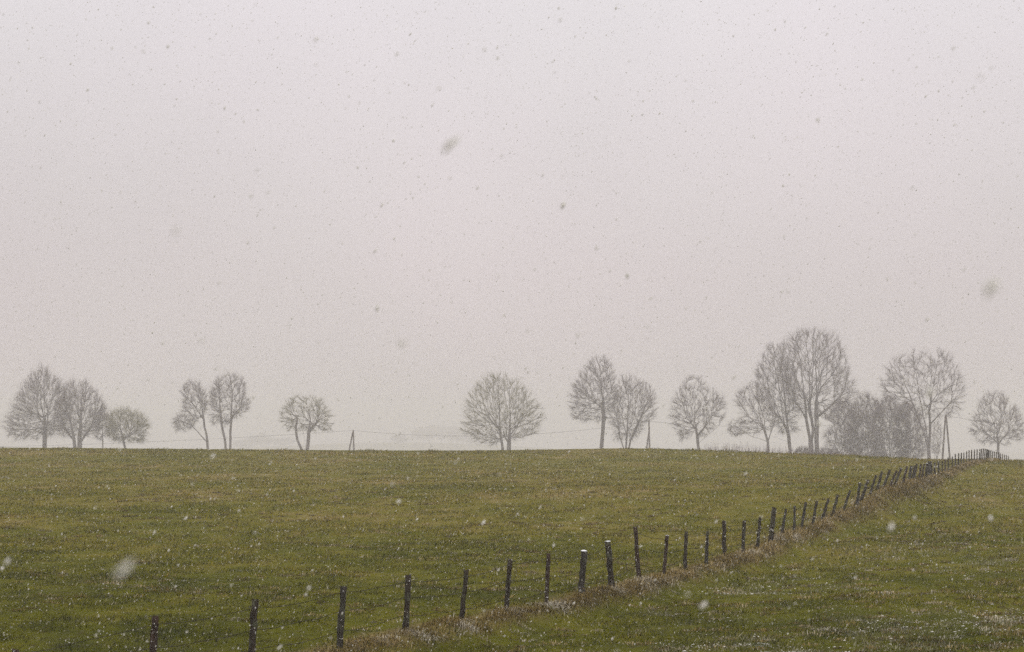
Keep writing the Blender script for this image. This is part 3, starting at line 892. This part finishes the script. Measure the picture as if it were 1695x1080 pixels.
# ------------------------------------------------------------------ fence
fence = empty('wire_fence', (FOOT[5, 0], FOOT[5, 1], float(ground_z(np.array([FOOT[5, 0]]), np.array([FOOT[5, 1]]))[0])),
              'crooked row of weathered wooden posts strung with wire, climbing to the brow', 'fence')
f0 = np.array(fence.location)
snowy = {9: 'weathered post with a thin cap of snow', 10: 'post leaning left with a white cap of snow', 26: None}
plabel = {18: 'thickest dark post in the row', 11: 'reddish brown post leaning left'}
heads, feet = [], []
for i, p in enumerate(posts):
    d = depth[i]
    g = float(ground_z(np.array([FOOT[i, 0]]), np.array([d]))[0])
    top = at(p[2], p[3], d)
    foot = np.array([FOOT[i, 0], d, g])
    r = np.random.default_rng(300 + i)
    hy = r.normal(0, 0.05)                                     # lean to or from the viewer
    top = top + np.array([0, hy, 0])
    if top[2] < g + 0.75: top[2] = g + 0.75
    heads.append(top); feet.append(foot)
    wr = p[4] / 2 * d / F
    nr = 9 if i < 30 else 5
    t = np.linspace(0, 1, nr)
    P = foot - f0 + (top - foot) * t[:, None]
    P[0] -= (top - foot) * 0.2
    P[1:-1] += r.normal(0, wr * 0.10, (nr - 2, 3)) * np.array([1, 1, 0])
    rad = wr * (1.06 - 0.14 * t) * (1 + r.normal(0, 0.05, nr))
    Vv, Qq, Tt = sweep(P, rad, 11 if i < 30 else 8, 0.07, r)
    sd = 11 if i < 30 else 8
    Vv[(nr - 1) * sd:nr * sd, 2] += r.normal(0, wr * 0.22, sd)   # rough sawn head
    po = mesh_np('post', Vv, [Qq, Tt], M_POST[1 if i == 11 else r.choice([0, 0, 1, 2]) if i not in (18, 5) else 0], fence)
    if i in plabel: po['label'] = plabel[i]
    if i in snowy or (i > 4 and r.random() < 0.04):
        if snowy.get(i): po['label'] = snowy[i]
        ax = (top - foot) / np.linalg.norm(top - foot)
        c0 = P[-1] - ax * 0.004
        hh = 0.022 if i in snowy else 0.014
        Vv, Qq, Tt = sweep(np.array([c0, c0 + ax * hh * 0.5, c0 + ax * hh, c0 + ax * hh * 1.25]), wr * np.array([1.0, 0.97, 0.75, 0.3]), 9, 0.08, r)
        mesh_np('snow_cap', Vv, [Qq, Tt], M_SNOW, po, True)
heads, feet = np.array(heads), np.array(feet)
for k, f in enumerate((0.90, 0.58, 0.28)):
    Pn = []
    r = np.random.default_rng(77 + k)
    for i in range(NP):
        ff = f + r.normal(0, 0.02)
        a = feet[i] + (heads[i] - feet[i]) * ff
        a = a + np.array([-0.01, posts[i][4] / 2 * depth[i] / F * -1.02, 0])
        if i:
            b = Pn[-1]
            for q in (0.25, 0.5, 0.75):
                m = b + (a - b) * q; m[2] -= 0.05 * 4 * q * (1 - q) * r.uniform(0.4, 1.5); Pn.append(m)
        Pn.append(a)
    Pn = np.array(Pn) - f0
    # three separate strands, twisted barbs every half metre or so
    Vv, Qq = seg_prisms(Pn[:-1], Pn[1:], np.full(len(Pn) - 1, 0.0058), np.full(len(Pn) - 1, 0.0058), 4)
    wv, wf = [Vv], [Qq]; o_ = len(Vv)
    B0 = []
    for a, b in zip(Pn[:-1], Pn[1:]):
        B0.append(a + (b - a) * 0.3); B0.append(a + (b - a) * 0.8)
    B0 = np.array(B0[:260]); dv = r.normal(0, 1, B0.shape); dv /= np.linalg.norm(dv, axis=1, keepdims=True)
    Vv, Qq = seg_prisms(B0 - dv * 0.018, B0 + dv * 0.018, np.full(len(B0), 0.0025), np.full(len(B0), 0.0025), 3)
    wv.append(Vv); wf.append(Qq + o_)
    mesh_np('wire', np.vstack(wv), [np.vstack(wf)], M_WIRE, fence)

# ------------------------------------------------------------------ grass
def visible_points(n, d0, d1, power):
    u = rng.random(n)
    a, b = d0 ** power, d1 ** power
    d = (a + (b - a) * u) ** (1 / power)
    X = rng.uniform(-0.235, 0.235, n) * d + rng.uniform(-1, 1, n)
    return X, d

# short pasture grass
n = 480000
X, Y = visible_points(n, 45, 212, 0.02)
keep = N1(X * 0.8, Y * 0.5) * 0.5 + N3(X * 3.1, Y * 2.4) * 0.6 + rng.random(n) * 0.35 > 0.60
X, Y = X[keep], Y[keep]; n = len(X)
Z, S, IDX, BB = ground_z(X, Y, True, True)
h = np.minimum(rng.gamma(4, 0.013, n), 0.085) * (0.55 + 1.0 * N1(X * 0.8, Y * 0.5)) * np.clip(Y / 60, 1, 1.3) * (1 + 0.9 * smooth01(0.45, 0.8, N1(X * 0.7 + 3, Y * 0.1)) * smooth01(-16, -2, Y - brow(X)))
wd_ = rng.uniform(0.007, 0.016, n) * np.clip(Y / 55, 1, 4.0)
ang = rng.uniform(0, math.pi, n)
lean = rng.normal(0, 0.55, (n, 2)) + np.array([0.25, 0.0])
ca, sa = np.cos(ang) * wd_, np.sin(ang) * wd_
B = np.stack([X, Y, Z - 0.01], 1)
off = np.stack([ca, sa, np.zeros(n)], 1)
T = B + np.stack([lean[:, 0] * h, lean[:, 1] * h, h], 1)
V = np.stack([B - off, B + off, T], 1).reshape(-1, 3)
rnd = np.repeat(rng.random(n), 3)
sno = snow_amount(X, Y, S) * smooth01(0.35, 0.75, N2(X * 1.6, Y * 2.6) * 0.6 + rng.random(n) * 0.4)
sno = np.maximum(np.clip(sno, 0, 0.95) * 0.6, (rng.random(n) < 0.022) * 0.6)
grass = mesh_np('grass', V, [np.arange(3 * n).reshape(-1, 3)], M_GRASS, attrs={'rnd': rnd, 'snow': np.repeat(sno, 3)})
tag(grass, 'short rough olive grass covering the pasture', None, None, 'stuff')

# tall dry grass along the fence
n = 105000
cum = np.concatenate([[0], np.cumsum(np.linalg.norm(np.diff(FOOT[:, :2], axis=0), axis=1))])
wts = 1 / np.interp(np.arange(2000) / 2000 * cum[-1], cum, depth) ** 1.3
cdf = np.cumsum(wts); cdf /= cdf[-1]
sarc = (np.searchsorted(cdf, rng.random(n)) + rng.random(n)) / 2000 * cum[-1]
fx, fy = np.interp(sarc, cum, FOOT[:, 0]), np.interp(sarc, cum, FOOT[:, 1])
ii_ = np.interp(sarc, cum, np.arange(NP))
tx = np.gradient(FOOT[:, 0]); ty = np.gradient(FOOT[:, 1]); tl = np.hypot(tx, ty); tx, ty = tx / tl, ty / tl
nxv, nyv = np.interp(ii_, np.arange(NP), ty), -np.interp(ii_, np.arange(NP), tx)     # to the right of the line
bb = np.interp(ii_, np.arange(NP), bank_h)
latw = rng.normal(0, 1, n) * (0.16 + 0.21 * bb) + (0.04 + 0.40 * bb)
X, Y = fx + nxv * latw, fy + nyv * latw
clump = N1(X * 1.1 + 20, Y * 1.1) * 0.6 + N2(X * 3.0, Y * 3.0) * 0.4
keep = clump + rng.random(n) * 0.3 > 0.5
X, Y, latw, clump, nxv, nyv, bb = (q[keep] for q in (X, Y, latw, clump, nxv, nyv, bb)); n = len(X)
Z = ground_z(X, Y)
h = rng.gamma(4, 0.024, n) * (0.35 + 1.2 * clump) * np.exp(-(np.maximum(0, np.abs(latw) - 0.8)) ** 2)
h = np.maximum(h, 0.05)
wd_ = rng.uniform(0.004, 0.008, n) * np.clip(Y / 60, 1, 2.2)
ang = rng.uniform(0, math.pi, n)
off = np.stack([np.cos(ang) * wd_, np.sin(ang) * wd_, np.zeros(n)], 1)
dx = nxv * 0.35 + rng.normal(0, 0.5, n) + 0.2; dy = nyv * 0.35 + rng.normal(0, 0.5, n)
B = np.stack([X, Y, Z - 0.02], 1)
M1 = B + np.stack([dx * h * 0.35, dy * h * 0.35, h * 0.72], 1)
T = B + np.stack([dx * h * 1.05, dy * h * 1.05, h * (0.95 - 0.5 * np.clip(np.hypot(dx, dy), 0, 1.2))], 1)
V = np.stack([B - off, B + off, M1 + off * 0.8, M1 - off * 0.8, T], 1).reshape(-1, 3)
b5 = (np.arange(n) * 5)[:, None]
tris = np.stack([b5 + np.array([0, 1, 2]), b5 + np.array([0, 2, 3]), b5 + np.array([3, 2, 4])], 1).reshape(-1, 3)
rn = np.clip(0.25 + 0.55 * N3(X * 0.9, Y * 0.9) + rng.normal(0, 0.2, n) - 0.25 * smooth01(0.1, 1.0, latw), 0, 1)
sn = smooth01(0.74, 0.86, N1(X * 1.1 + 77, Y * 1.1) * 0.75 + rng.random(n) * 0.25) * (1 - 0.6 * smooth01(0.5, 1.3, latw))
sn = np.maximum(sn * 0.75, (rng.random(n) < 0.02) * 0.7)
dg = mesh_np('dry_grass', V, [tris], M_STRAW, attrs={'rnd': np.repeat(rn, 5), 'snow': np.repeat(sn, 5)})
tag(dg, 'tall straw coloured dry grass along the foot of the fence', None, None, 'stuff')

# tussocks of pale dead grass standing in the turf
nT = 5200
tX, tY = visible_points(nT, 46, 130, 0.02)
tS, _i = fence_dist(tX, tY)
k_ = (N2(tX * 0.35 + 31, tY * 0.35) * 0.6 + rng.random(nT) * 0.4 > np.where(tS > 0, 0.47, 0.66)) & (np.abs(tS) > 0.8)
tX, tY, tS = tX[k_], tY[k_], tS[k_]; nT = len(tX)
tr_ = rng.gamma(4, 0.035, nT)                                   # radius of each tussock
m_ = 46
n = nT * m_
q = np.repeat(np.arange(nT), m_)
a_ = rng.uniform(0, 2 * math.pi, n); rr_ = np.sqrt(rng.random(n)) * tr_[q]
X = tX[q] + np.cos(a_) * rr_ * 1.5; Y = tY[q] + np.sin(a_) * rr_
Z = ground_z(X, Y)
h = np.clip(tr_[q] * 0.75, 0.03, 0.16) * rng.uniform(0.4, 1.1, n) * (1 - 0.5 * (rr_ / np.maximum(tr_[q], 1e-3)) ** 2)
wd_ = rng.uniform(0.004, 0.009, n) * np.clip(Y / 60, 1, 2.2)
ang = rng.uniform(0, math.pi, n)
off = np.stack([np.cos(ang) * wd_, np.sin(ang) * wd_, np.zeros(n)], 1)
dx = np.cos(a_) * 0.6 + rng.normal(0.25, 0.45, n); dy = np.sin(a_) * 0.6 + rng.normal(0, 0.45, n)
B = np.stack([X, Y, Z - 0.01], 1)
M1 = B + np.stack([dx * h * 0.4, dy * h * 0.4, h * 0.75], 1)
T = B + np.stack([dx * h * 1.2, dy * h * 1.2, h * (0.95 - 0.45 * np.clip(np.hypot(dx, dy), 0, 1.3))], 1)
V = np.stack([B - off, B + off, M1 + off * 0.8, M1 - off * 0.8, T], 1).reshape(-1, 3)
b5 = (np.arange(n) * 5)[:, None]
tris = np.stack([b5 + np.array([0, 1, 2]), b5 + np.array([0, 2, 3]), b5 + np.array([3, 2, 4])], 1).reshape(-1, 3)
tone = rng.beta(1.3, 1.3, nT)
rn = np.clip(tone[q] * 0.8 + rng.normal(0, 0.18, n), 0, 1)
wet = np.clip(rng.normal(0.0, 0.28, nT), 0, 0.75) * np.where(tY < 85, 1, 0.3) * np.where(tS > 0, 1, 0.5)
sn = np.clip(wet[q] + (rng.random(n) < 0.02) * 0.5 + rng.normal(0, 0.1, n) * (wet[q] > 0.05), 0, 0.9)
tag(mesh_np('tussocks', V, [tris], M_STRAW, attrs={'rnd': np.repeat(rn, 5), 'snow': np.repeat(sn, 5)}),
    'tussocks of dead grass tipped with wet snow in the turf', None, None, 'stuff')

# wet snow lying in small clots on the turf
n = 60000
X, Y = visible_points(n, 46, 120, 0.02)
S, _i = fence_dist(X, Y)
pr = snow_amount(X, Y, S) * smooth01(0.50, 0.72, N2(X * 0.9 + 5, Y * 1.5) * 0.6 + N3(X * 3.5, Y * 4.5) * 0.4) * (1 - smooth01(80, 120, Y)) * np.where(S > 0, 1, 0.3) * 0.9
k_ = rng.random(n) < np.clip(pr * 1.6, 0, 0.9)
X, Y = X[k_], Y[k_]; n = len(X); Z = ground_z(X, Y)
sz = np.clip(rng.lognormal(math.log(0.010), 0.5, n), 0.004, 0.026)
V = octv_ = np.array([(1, 0, 0), (0.5, 0.87, 0), (-0.5, 0.87, 0), (-1, 0, 0), (-0.5, -0.87, 0), (0.5, -0.87, 0), (0.15, 0.1, 0.6)], float)
V = V[None] * (sz[:, None] * rng.uniform(0.55, 1.35, (n, 7)))[:, :, None]
V[:, :, 0] *= rng.uniform(0.9, 1.8, (n, 1))
V = V + np.stack([X, Y, Z + rng.uniform(0.0, 0.05, n)], 1)[:, None, :]
Fc = (np.array([(i, (i + 1) % 6, 6) for i in range(6)])[None] + (np.arange(n) * 7)[:, None, None]).reshape(-1, 3)
tag(mesh_np('snow_clots', V.reshape(-1, 3), [Fc], M_WET, smooth=True), 'small clots of wet snow lying on the turf', None, None, 'stuff')

# ------------------------------------------------------------------ falling snow
def flakes(n, y0, y1, med, smax, shape, faces):
    u = rng.random(n)
    Yf = (y0 ** 3 + (y1 ** 3 - y0 ** 3) * u) ** (1 / 3)
    Xf = rng.uniform(-1, 1, n) * (0.29 * Yf + 0.6)
    Zf = CAM_Z + rng.uniform(-0.135, 0.225, n) * Yf + rng.uniform(-0.4, 0.4, n)
    keep = Zf > ground_z(Xf, Yf, False) + 0.05
    Xf, Yf, Zf = Xf[keep], Yf[keep], Zf[keep]; n = len(Xf)
    sz = np.clip(rng.lognormal(math.log(med), 0.40, n), 0.0014, smax)
    k = len(shape)
    V = shape[None] * (sz[:, None] * rng.uniform(0.7, 1.25, (n, k)))[:, :, None]
    V[:, :, 2] *= rng.uniform(1.0, 2.0, (n, 1))
    sl_ = 0.45 + rng.normal(0, 0.2, (n, 1))
    V[:, :, 0] += V[:, :, 2] * sl_                       # driven by the wind: flakes string out along their fall
    V = V + np.stack([Xf, Yf, Zf], 1)[:, None, :]
    return V.reshape(-1, 3), (faces[None] + (np.arange(n) * k)[:, None, None]).reshape(-1, 3)
octv = np.array([(1, 0, 0), (-1, 0, 0), (0, 1, 0), (0, -1, 0), (0, 0, 1), (0, 0, -1)], float)
octf = np.array([(0, 2, 4), (2, 1, 4), (1, 3, 4), (3, 0, 4), (2, 0, 5), (1, 2, 5), (3, 1, 5), (0, 3, 5)])
tetv = np.array([(1, 1, 1), (-1, -1, 1), (-1, 1, -1), (1, -1, -1)], float) * 0.8
tetf = np.array([(0, 1, 3), (0, 2, 1), (0, 3, 2), (1, 2, 3)])
Va, Fa = flakes(12500, 1.5, 28, 0.0029, 0.0066, octv, octf)
Vb, Fb = flakes(95000, 28, 78, 0.0038, 0.008, tetv, tetf)
fs = mesh_np('falling_snow', np.vstack([Va, Vb]), [np.vstack([Fa, Fb + len(Va)])], M_FLAKE, smooth=False)
tag(fs, 'wet snowflakes driving through the air in front of the field', None, None, 'stuff')
